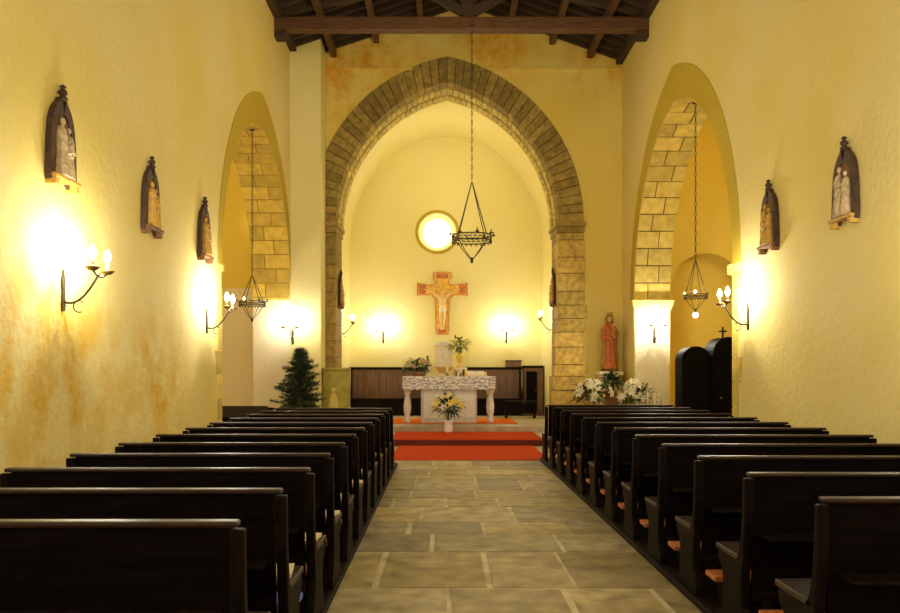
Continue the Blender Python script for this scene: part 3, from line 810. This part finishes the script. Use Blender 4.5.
# tabernacle on pillar
tb = thing('tabernacle', 'pale tabernacle on a cream stone pillar behind the altar', 'tabernacle', (.02, YE-.45, .25))
MB().box(-.20,.20,-.17,.17,0,.08).box(-.15,.15,-.13,.13,.08,1.18).build('pillar', 'leg_stone', tb, bevel=.01)
MB().prism([(-.12,1.18),(.12,1.18),(.2,1.28),(.3,1.34),(-.3,1.34),(-.2,1.28)], 'y', -.16, .16).build('bracket', 'carved_gold', tb, bevel=.008)
MB().box(-.24,.24,-.17,.17,1.34,1.92).build('casket', 'white_plaster', tb, bevel=.015)
MB().prism([(-.27,1.92),(.27,1.92),(.24,1.98),(.0,2.06),(-.24,1.98)], 'y', -.19, .19).build('roof', 'leg_stone', tb, bevel=.01)
MB().box(-.16,.16,-.18,-.17,1.42,1.84).build('door', 'leg_stone', tb, bevel=.004)

# ------------------------------------------------------------------ altar
AX, AY, AZ = .14, 19.15, .264
al = thing('altar_table', 'pale marble altar table with a central block and two carved end legs', 'altar', (AX, AY, AZ))
blk = MB().box(-.66,.66,-.28,.28,0,1.02)
blk.build('central_block', 'marble', al, bevel=.01)
for sgn in (-1, 1):
    MB().box(*sorted((sgn*.14, sgn*.60)), -.292,-.28,.12,.90).build('block_panel', 'leg_stone', al, bevel=.006)
    lg = MB()
    for yy_ in (-.2,):
        lg.lathe([(.075,0),(.08,.05),(.05,.09),(.045,.14),(.075,.24),(.085,.38),(.07,.52),(.05,.62),(.06,.66),(.085,.72),(.09,.86),(.11,.95),(.12,1.02)], (sgn*.99, yy_, 0), 14)
    lg.build('leg', 'leg_stone', al, smooth=True)
    lg = MB().lathe([(.075,0),(.08,.05),(.05,.09),(.045,.14),(.075,.24),(.085,.38),(.07,.52),(.05,.62),(.06,.66),(.085,.72),(.09,.86),(.11,.95),(.12,1.02)], (sgn*.99, .25, 0), 14)
    lg.build('leg', 'leg_stone', al, smooth=True)
MB().box(-1.07,1.07,-.40,.42,1.02,1.09).build('table_top', 'marble', al, bevel=.012)
# altar cloth: draped sheet with scalloped lace hem
def altar_cloth():
    nx = 90; vs = []; fs = []; top = 1.094
    prof = lambda u: None
    rows = []
    # path in (y,z): back edge -> front edge -> down
    for k, (yb, z) in enumerate([(.43, top-.20), (.435, top), (0, top+.003), (-.41, top), (-.425, top-.01), (-.43, top-.10), (-.43, top-.2), (-.43, top-.29)]):
        row = []
        for i in range(nx+1):
            x = -1.09 + 2.18*i/nx
            yy_, zz = yb, z
            if k >= 5: yy_ -= .012*math.sin(i*.55)*(k-4)/3
            if k == 7: zz -= .025*abs(math.sin(i*PI/6))
            row.append((x, yy_, zz))
        rows.append(row)
    mb = MB(); vs = [p for r in rows for p in r]; w = nx+1
    mb.add(vs, [(a*w+i, a*w+i+1, (a+1)*w+i+1, (a+1)*w+i) for a in range(len(rows)-1) for i in range(nx)])
    for sgn in (-1, 1):
        side = []
        for (dz) in (0, .12, .24, .34):
            side += [(sgn*(1.09+.03*(dz>0)), -.42+.85*j/12, top-dz-(.02*abs(math.sin(j*PI/3)) if dz == .34 else 0)) for j in range(13)]
        mb.add(side, [(a*13+j, a*13+j+1, (a+1)*13+j+1, (a+1)*13+j) for a in range(3) for j in range(12)])
    return mb
ac = altar_cloth().build('altar_cloth', 'lace', loc=(AX, AY, AZ))
sm = ac.modifiers.new('thick', 'SOLIDIFY'); sm.thickness = .004; sm.offset = 1
tag(ac, 'white lace altar cloth hanging over the front edge of the altar table', 'altar cloth')
ATOP = AZ + 1.10

# ------------------------------------------------------------------ plants
def leaf(mb, base, d, L, w, droop=.3, up=Vector((0,0,1))):
    d = Vector(d).normalized(); s_ = d.cross(up)
    s_ = s_.normalized() if s_.length > 1e-3 else Vector((1,0,0))
    p0 = Vector(base); nrm = s_.cross(d).normalized()
    pts = []
    for u, ww in ((0, .15), (.3, 1), (.65, .8), (1, .02)):
        c = p0 + d*L*u - Vector((0,0,1))*droop*L*u*u
        pts.append((c - s_*w*ww*.5 + nrm*w*.12, c, c + s_*w*ww*.5 + nrm*w*.12))
    vs = [q_ for p in pts for q_ in p]
    fs = []
    for k in range(3):
        fs += [(3*k, 3*k+1, 3*k+4, 3*k+3), (3*k+1, 3*k+2, 3*k+5, 3*k+4)]
    mb.add(vs, fs)
def rdir(r, zmin=-.2, zmax=1):
    while True:
        v = Vector((r.uniform(-1,1), r.uniform(-1,1), r.uniform(zmin, zmax)))
        if .2 < v.length < 1: return v.normalized()
def flower_mesh(kind, size, r):
    mb = MB()
    if kind == 'lily':
        for k in range(6):
            a = 2*PI*k/6 + r.uniform(-.1,.1); d = Vector((math.cos(a), math.sin(a), .55))
            leaf(mb, (0,0,0), d, size, size*.42, .35)
        mb.ball((0,0,size*.15), size*.10, 6, 4)
    else:
        for ring, (m_, el, l_) in enumerate(((7, .2, 1), (6, .8, .8), (4, 1.8, .6))):
            for k in range(m_):
                a = 2*PI*(k+.5*ring)/m_; d = Vector((math.cos(a), math.sin(a), el))
                leaf(mb, (0,0,-size*.1), d, size*l_*.6, size*.55, .1)
        mb.ball((0,0,size*.12), size*.22, 6, 5)
    return mb
def bouquet(name, label, cat, loc, vase, vmat, foliage_c, frad, nleaf, leafL, flowers, seed, leafm='leaf', group=None):
    r = random.Random(seed); t = thing(name, label, cat, loc, 0, group)
    if vase: MB().lathe(vase, (0,0,0), 18).build('vase', vmat, t, smooth=True)
    fc = Vector(foliage_c); mb = MB(); vt = max([z for _, z in vase]) if vase else 0
    for i in range(nleaf):
        d = rdir(r, -.3, 1); e = Vector((d.x*frad[0], d.y*frad[1], d.z*frad[2]))
        p = fc + e*r.uniform(.15, .9)
        leaf(mb, p, (e.normalized()*1.0 + rdir(r, -.3, 1)*.6), leafL*r.uniform(.6, 1.2), leafL*.3, .4)
    for i in range(12):
        d = rdir(r, .1, 1); mb.tube([(r.uniform(-.01,.01), r.uniform(-.01,.01), vt*.8), fc + Vector((d.x*frad[0], d.y*frad[1], d.z*frad[2]))*.8], .004, 4)
    mb.build('foliage', leafm, t)
    protos = {}
    for (fm, kind, size, cnt, zlo) in flowers:
        for i in range(cnt):
            d = rdir(r, zlo, 1)
            if d.y > .3: d.y = -d.y
            pos = fc + Vector((d.x*frad[0], d.y*frad[1], d.z*frad[2]))*r.uniform(.85, 1.08)
            key = (fm, kind, size)
            if key not in protos:
                o = flower_mesh(kind, size, r).build('flower', fm, t); protos[key] = o
            else:
                o = protos[key].copy(); C.objects.link(o); o.parent = t
            o.location = pos; q_ = Vector((d.x, d.y-.4, d.z)).to_track_quat('Z', 'Y'); o.rotation_euler = q_.to_euler()
            s_ = r.uniform(.8, 1.15); o.scale = (s_, s_, s_)
    return t
vase_small = [(.06,0),(.07,.02),(.035,.06),(.05,.12),(.075,.2),(.06,.27),(.08,.31)]
bouquet('flower_vase', 'white vase of yellow and white lilies on the red step before the altar', 'flower vase', (.12, 17.7, .1345),
        [(.09,0),(.10,.03),(.085,.15),(.10,.23),(.125,.26),(.11,.26)], 'vase_white', (0,0,.54), (.33,.15,.30), 190, .19,
        [('petal_yellow','lily',.13,9,0), ('petal_white','lily',.12,9,0)], 3)
bouquet('flower_bowl', 'low arrangement of pale rose and white flowers on the left end of the altar', 'flower arrangement', (-.60, 19.1, ATOP+.012),
        [(.10,0),(.12,.02),(.16,.08),(.15,.09)], 'terracotta', (0,0,.20), (.36,.20,.22), 150, .17,
        [('petal_rose','rose',.09,10,-.1), ('petal_white','rose',.08,8,-.1), ('petal_yellow','rose',.06,6,.3)], 5)
# yellow vase on stall/tabernacle right side on its own stand
vs_ = thing('pedestal', 'slim cream stone pedestal carrying the yellow vase behind the altar', 'pedestal', (.45, YE-.85, .25))
MB().box(-.13,.13,-.13,.13,0,.06).lathe([(.09,0),(.07,.1),(.07,1.15),(.10,1.22)], (0,0,.06), 14).box(-.13,.13,-.13,.13,1.28,1.33).build('column', 'leg_stone', vs_, bevel=.005)
bouquet('flower_vase', 'yellow vase of green leafy sprays on the slim pedestal beside the tabernacle', 'flower vase', (.45, YE-.85, 1.58),
        [(.08,0),(.09,.02),(.045,.07),(.06,.15),(.095,.27),(.07,.34),(.09,.38)], 'vase_gold', (0,0,.58), (.30,.22,.24), 110, .18,
        [('petal_yellow','rose',.06,6,0)], 9, 'leaf_olive')
# small figure on a stand left of the tabernacle
sg = thing('statuette', 'small dark statuette on a slim stand left of the tabernacle', 'statuette', (-.42, YE-.8, .25))
MB().box(-.12,.12,-.12,.12,0,.05).lathe([(.08,0),(.05,.1),(.05,1.17),(.09,1.22)], (0,0,.05), 12).build('stand', 'leg_stone', sg)
MB().lathe([(.06,0),(.065,.03),(.05,.12),(.055,.22),(.035,.29),(.015,.31)], (0,0,1.27), 12, fold=.08).ball((0,0,1.61), (.035,.035,.045)).build('figure', 'carved_brown', sg, smooth=True, remesh=.008)

# things on the altar
bs = thing('missal_stand', 'open book on a golden cloth at the right of the altar', 'book', (.78, 19.0, ATOP+.004))
MB().prism([(-.12,0),(.14,0),(.14,.10)], 'x', -.26, .26).build('book_rest', 'gold_cloth', bs, bevel=.004)
for sgn in (-1, 1):
    MB().prism([(-.11,.008),(.13,.10),(.13,.12),(-.11,.03)], 'x', *sorted((sgn*.005, sgn*.20))).build('page_block', 'linen', bs, bevel=.004)
c0 = None
for (x, y, lab) in ((.42, 19.0, 'short white altar candle left of the open book'), (.55, 19.25, 'short white altar candle behind the open book'), (.10, 19.2, 'short white altar candle at the middle of the altar')):
    if c0 is None:
        c0 = thing('altar_candle', lab, 'candle', (x, y, ATOP+.004), 0, 'altar candles')
        MB().lathe([(.06,0),(.06,.012),(.025,.03),(.03,.06),(.04,.07)], (0,0,0), 14).build('holder', 'brass_iron', c0, smooth=True)
        MB().lathe([(.03,0),(.03,.13),(.02,.135)], (0,0,.07), 12).build('wax', 'candle_wax', c0, smooth=True)
        MB().tube([(0,0,.2),(0,0,.22)], .003, 5).build('wick', 'iron', c0)
    else: dup(c0, (x, y, ATOP+.004), 0, lab)

# lectern / stone ambo at left
am = thing('stone_ambo', 'olive stone pedestal block with a pale relief at the foot of the left arch pier', 'pedestal', (-2.34, 17.60, .12))
MB().box(-.28,.28,-.2,.2,0,1.38).build('block', 'ambo_stone', am, bevel=.015)
MB().box(-.29,.29,-.22,.22,1.38,1.44).build('top_slab', 'ambo_stone', am, bevel=.01)
rl = MB(); rl.lathe([(.10,0),(.12,.05),(.09,.2),(.06,.3),(.02,.36)], (-.04,-.2,.55), 12, sy=.3); rl.ball((-.04,-.21,.95), (.05,.03,.06)); rl.box(-.2,.16,-.225,-.2,.48,.55)
rl.build('relief', 'relief_yellow', am, smooth=True)

# ------------------------------------------------------------------ Madonna statue on pedestal + flowers
pd = thing('statue_pedestal', 'cream plaster pedestal under the robed statue, banked with flowers', 'pedestal', (3.68, 17.68, .12))
MB().box(-.27,.27,-.22,.22,0,.08).box(-.22,.22,-.18,.18,.08,1.28).box(-.26,.26,-.21,.21,1.28,1.36).build('block', 'white_plaster', pd, bevel=.01)
md = thing('robed_statue', 'painted statue of a robed woman holding a child on the right of the pointed arch', 'statue', (3.68, 17.68, 1.48))
MB().lathe([(.20,0),(.21,.02),(.19,.05)], (0,0,0), 16, sy=.8).build('base', 'carved_brown', md, smooth=True)
g = MB()
g.lathe([(.165,0),(.17,.05),(.15,.25),(.135,.45),(.125,.62),(.12,.72),(.135,.84),(.15,.92),(.10,.98),(.045,1.01),(.04,1.05)], (0,0,.05), 24, sy=.75, fold=.07, nf=8)
g.tube([(.12,0,.93),(.17,-.05,.80),(.08,-.15,.74)], [.05,.045,.03], 8)
g.tube([(-.12,0,.93),(-.17,-.05,.78),(-.02,-.16,.70)], [.05,.045,.03], 8)
body = g.build('body', 'robe_red', md, smooth=True, remesh=.011)
h = MB().ball((0,-.01,1.15), (.062,.07,.085), 16, 12)
h.add([(-.012,-.075,1.15),(.012,-.075,1.15),(0,-.095,1.135),(0,-.078,1.18)], [(0,1,2),(0,2,3),(1,3,2),(0,3,1)])
h.tube([(0,0,1.02),(0,0,1.1)], .035, 8); h.build('head', 'skin', md, smooth=True, remesh=.006)
cl = MB(); n = 24   # mantle: open-front shell from head to ground
prof = [(.19,.06),(.185,.3),(.16,.55),(.165,.8),(.175,.92),(.13,1.0),(.095,1.06),(.095,1.15),(.08,1.22),(.035,1.262)]
for (r_, z) in prof:
    for j in range(n+1):
        a = -PI/2 + .75 + (2*PI-1.5)*j/n
        rr_ = r_*(1+.05*math.sin(6*a+z*4)); cl.v.append((rr_*math.cos(a), rr_*.82*math.sin(a)+.015, z))
w = n+1
for a in range(len(prof)-1):
    for j in range(n): cl.f.append((a*w+j, a*w+j+1, (a+1)*w+j+1, (a+1)*w+j)); cl.t.append(1.0)
mo = cl.build('mantle', 'robe_ochre', md, smooth=True)
s2 = mo.modifiers.new('t', 'SOLIDIFY'); s2.thickness = .012
MB().lathe([(.06,0),(.06,.01),(.075,.06),(.05,.05)], (0,0,1.24), 12).build('crown', 'carved_gold', md)
ch_ = MB().lathe([(.05,0),(.055,.06),(.05,.14),(.035,.2),(.02,.22)], (.06,-.15,.76), 14, fold=.05).tube([(.09,-.17,.93),(.12,-.22,.88)], .016, 6).tube([(.03,-.17,.93),(0,-.22,.9)], .016, 6)
ch_.build('child_body', 'robe_ochre', md, smooth=True, remesh=.007)
MB().ball((.06,-.155,1.02), (.038,.042,.048), 12, 10).build('child_head', 'skin', md, smooth=True)
for (x, z) in ((.075,.745), (-.02,.70)):
    hd = MB().ball((x,-.165,z), (.025,.018,.02), 8, 6)
    for k in range(4): hd.tube([(x-.015+.01*k, -.17, z), (x-.02+.012*k, -.19, z+.012), (x-.02+.012*k, -.19, z+.03)], .0055, 5)
    hd.tube([(x+.02,-.165,z),(x+.032,-.17,z+.015)], .006, 5)
    hd.build('hand', 'skin', md, smooth=True)

bouquet('leafy_plant', 'dark green leafy plant just under the robed statue', 'plant', (3.60, 17.12, .12),
        [(.10,0),(.14,.04),(.15,.9),(.17,.94),(.15,.94)], 'terracotta', (0,0,1.15), (.22,.12,.20), 220, .17, [('petal_white','rose',.05,2,0)], 14)
bouquet('flower_arrangement', 'white lily arrangement left of the statue pedestal', 'flower arrangement', (3.08, 16.55, .12),
        [(.12,0),(.16,.04),(.18,.58),(.16,.6)], 'terracotta', (0,0,.86), (.42,.25,.30), 180, .2,
        [('petal_white','lily',.14,16,-.1), ('petal_yellow','rose',.06,6,0)], 17)
bouquet('flower_arrangement', 'white rose and lily arrangement below the statue feet', 'flower arrangement', (3.96, 16.42, .12),
        [(.12,0),(.16,.04),(.18,.56),(.16,.58)], 'terracotta', (0,0,.84), (.36,.22,.34), 160, .18,
        [('petal_white','lily',.13,12,-.1), ('petal_white','rose',.10,10,0)], 19)
vc = None
for k, (x, y) in enumerate(((4.02,15.7),(4.14,15.62),(4.27,15.7))):
    lab = f'tall white candle before the flowers by the white pier, {ORD[k]} from the left'
    if vc is None:
        vc = thing('floor_candle', lab, 'candle', (x, y, 0 if y < 15.9 else 0), 0, 'tall candles by the white pier')
        MB().lathe([(.10,0),(.10,.02),(.02,.05),(.015,.7),(.05,.74),(.05,.76)], (0,0,0), 12).build('stand', 'iron', vc, smooth=True)
        MB().lathe([(.026,0),(.026,.30),(.015,.31)], (0,0,.76), 12).build('wax', 'candle_wax', vc, smooth=True)
        MB().tube([(0,0,1.07),(0,0,1.09)], .003, 5).build('wick', 'iron', vc)
    else: dup(vc, (x, y, 0), 0, lab)

# fir tree at left
def fir(loc, H, W, seed):
    t = thing('fir_tree', 'small dark green fir tree by the left pier under the wall lamp', 'tree', loc)
    r = random.Random(seed)
    MB().lathe([(.16,0),(.2,.28),(.22,.30),(.19,.30)], (0,0,0), 14).build('pot', 'terracotta', t, smooth=True)
    MB().tube([(0,0,.2),(.02,0,H*.5),(0,0,H)], .035, 8, r2=.008).build('trunk', 'bark', t)
    mb = MB()
    nb = 190
    for i in range(nb):
        u = (i+.5)/nb; z = .42 + (H-.42)*u; L = W*(1-u)**.65*r.uniform(.45, 1.2) + .06
        a = i*2.399 + r.uniform(-.3,.3); d = Vector((math.cos(a), math.sin(a), r.uniform(.1,.55)))
        p0 = Vector((0,0,z)); steps = max(4, int(L/.035))
        mb.tube([p0, p0+d*L*.5, p0+d*L + Vector((0,0,-.03))], .006, 4)
        for k in range(steps):
            q_ = p0 + d*L*(k+.5)/steps - Vector((0,0,.03))*(k/steps)**2
            for m_ in range(7):
                e = (d*.7 + rdir(r, -1, 1)).normalized(); ln = r.uniform(.06,.11)
                s_ = e.cross(rdir(r, -1, 1)).normalized()*.009
                mb.add([q_-s_, q_+s_, q_+e*ln], [(0,1,2)])
    mb.build('needles', 'needle', t)
    return t
fir((-2.92, 16.35, .12), 1.80, .50, 4)

# prie-dieu + bench at left side arch
pk = thing('kneeling_desk', 'low dark wooden kneeling desk at the opening of the left side arch', 'kneeling desk', (-3.45, 13.2, 0))
for s_ in (-1, 1):
    MB().prism([(-.22,0),(.22,0),(.22,.06),(.16,.1),(.16,.86),(-.14,.74),(-.10,.3),(-.22,.18)], 'x', s_*.48-.02, s_*.48+.02).build('side_panel', 'dark_wood', pk, bevel=.006)
MB().prism([(-.2,.72),(.2,.88),(.2,.91),(-.2,.75)], 'x', -.52, .52).build('sloping_top', 'dark_wood', pk, bevel=.005)
MB().box(-.46,.46,-.24,.0,.15,.19).build('knee_board', 'dark_wood', pk, bevel=.005)
MB().box(-.46,.46,.13,.15,.2,.84).build('front_panel', 'dark_wood', pk)
b2 = thing('low_bench', 'low dark bench with a rail beside the kneeling desk inside the left side arch', 'bench', (-4.2, 15.4, 0))
MB().box(-.5,.9,-.18,.18,.42,.47).build('seat', 'dark_wood', b2, bevel=.005)
for x in (-.42, .82): MB().box(x-.03,x+.03,-.16,.16,0,.42).build('leg', 'dark_wood', b2)
MB().box(-.5,.9,.15,.18,.66,.78).build('back_rail', 'dark_wood', b2, bevel=.005)
for x in (-.42, .82): MB().box(x-.03,x+.03,.13,.17,.42,.70).build('upright', 'dark_wood', b2)

# ------------------------------------------------------------------ confessional
cf = thing('confessional', 'black wooden confessional with two rounded tops and a small cross in the right side arch', 'confessional', (4.98, 15.0, 0))
def hump(x0, x1, zt, zs):
    c_ = (x0+x1)/2; a = (x1-x0)/2
    return [(c_ - a*math.cos(PI*i/16), zs + (zt-zs)*math.sin(PI*i/16)) for i in range(17)]
low = [(-.56,0)] + hump(-.56, -.02, 1.95, 1.70) + [(-.02,0)]
high = [(-.02,0)] + hump(-.02, .56, 2.12, 1.82) + [(.56,0)]
MB().prism(low, 'y', -.2, .25).build('left_booth', 'confessional_wood', cf, bevel=.01)
MB().prism(high, 'y', -.32, .25).build('centre_booth', 'confessional_wood', cf, bevel=.01)
MB().prism([(-.5,.1)] + hump(-.5, -.08, 1.84, 1.64) + [(-.08,.1)], 'y', -.215, -.2).build('panel', 'confessional_wood', cf, bevel=.004)
dr = MB().prism([(.05,.1)] + hump(.05, .49, 1.96, 1.74) + [(.49,.1)], 'y', -.34, -.32).build('door', 'confessional_wood', cf, bevel=.005)
MB().ball((.11,-.36,1.0), .018, 8, 6).build('door_knob', 'brass_iron', dr)
MB().box(-.60,-.02,-.24,.25,0,.08).box(-.02,.60,-.36,.25,0,.08).build('plinth', 'confessional_wood', cf, bevel=.01)
MB().box(.255,.285,.0,.03,2.10,2.32).box(.20,.34,.0,.03,2.22,2.25).build('cross', 'confessional_wood', cf)
MB().box(-.6,.62,-.45,-.37,.42,.46).box(-.6,-.55,-.45,-.24,0,.46).box(.57,.62,-.45,-.37,0,.46).build('kneeling_rail', 'end_wood', cf, bevel=.004)

# ------------------------------------------------------------------ lights
BULB = 850
def setE(name, s_): M[name].node_tree.nodes['Principled BSDF'].inputs['Emission Strength'].default_value = s_
setE('bulb', BULB); setE('window_glass', 4); setE('spot_glass', 5)
for m_ in ('bulb',):
    try: M[m_].cycles.emission_sampling = 'FRONT'
    except Exception: pass
def light(kind, name, loc, energy, col=(1,.86,.62), size=.2, rot=None, **k):
    l = bpy.data.lights.new(name, kind); l.energy = energy; l.color = col
    if kind == 'AREA': l.shape = 'RECTANGLE'; l.size = size; l.size_y = k.get('sy', size)
    elif kind == 'POINT': l.shadow_soft_size = size
    elif kind == 'SPOT': l.shadow_soft_size = size; l.spot_size = k.get('ang', 1.5); l.spot_blend = .8
    o = bpy.data.objects.new(name, l); C.objects.link(o); o.location = loc
    if rot: o.rotation_euler = rot
    return o
# added fill light behind the viewer; the back wall has no window
light('AREA', 'rear_fill_light', (.4, YBK+.1, 5.4), 150, (1, .94, .82), 4.5, (PI/2, 0, 0), sy=5)
# added point lights without lamp bodies, brightening nave, crossing, chancel and side arches
light('POINT', 'nave_fill', (.4, 4.5, 6.2), 90, (1, .92, .74), .3)
light('POINT', 'nave_fill', (.4, 10.0, 6.0), 50, (1, .88, .60), .3)
light('POINT', 'crossing_fill', (.4, 13.6, 6.6), 85, (1, .82, .42), .3)
light('POINT', 'chancel_fill', (.1, 20.6, 6.4), 35, (1, .92, .68), .3)
light('POINT', 'transept_fill_left', (-6.2, 14.5, 5.4), 110, (1, .86, .5), .3)
light('POINT', 'transept_fill_right', (6.8, 13.5, 5.4), 120, (1, .86, .5), .3)

w = bpy.data.worlds.new('world'); sc.world = w; w.use_nodes = True
w.node_tree.nodes['Background'].inputs[0].default_value = (.9, .8, .6, 1); w.node_tree.nodes['Background'].inputs[1].default_value = .1

# ------------------------------------------------------------------ camera
cam = bpy.data.cameras.new('camera'); cam.sensor_width = 36; cam.lens = 32
cam.shift_x = 7/900; cam.shift_y = 63.5/900
co = bpy.data.objects.new('camera', cam); C.objects.link(co); co.location = (0, 0, 1.51); co.rotation_euler = (PI/2, 0, 0)
sc.camera = co
vs_ = sc.view_settings; vs_.view_transform = 'Standard'; vs_.look = 'None'; vs_.exposure = .1; vs_.gamma = 1; vs_.use_curve_mapping = False
try:
    sc.cycles.max_bounces = 8; sc.cycles.diffuse_bounces = 5; sc.cycles.use_denoising = True; sc.cycles.sample_clamp_indirect = 8
except Exception: pass
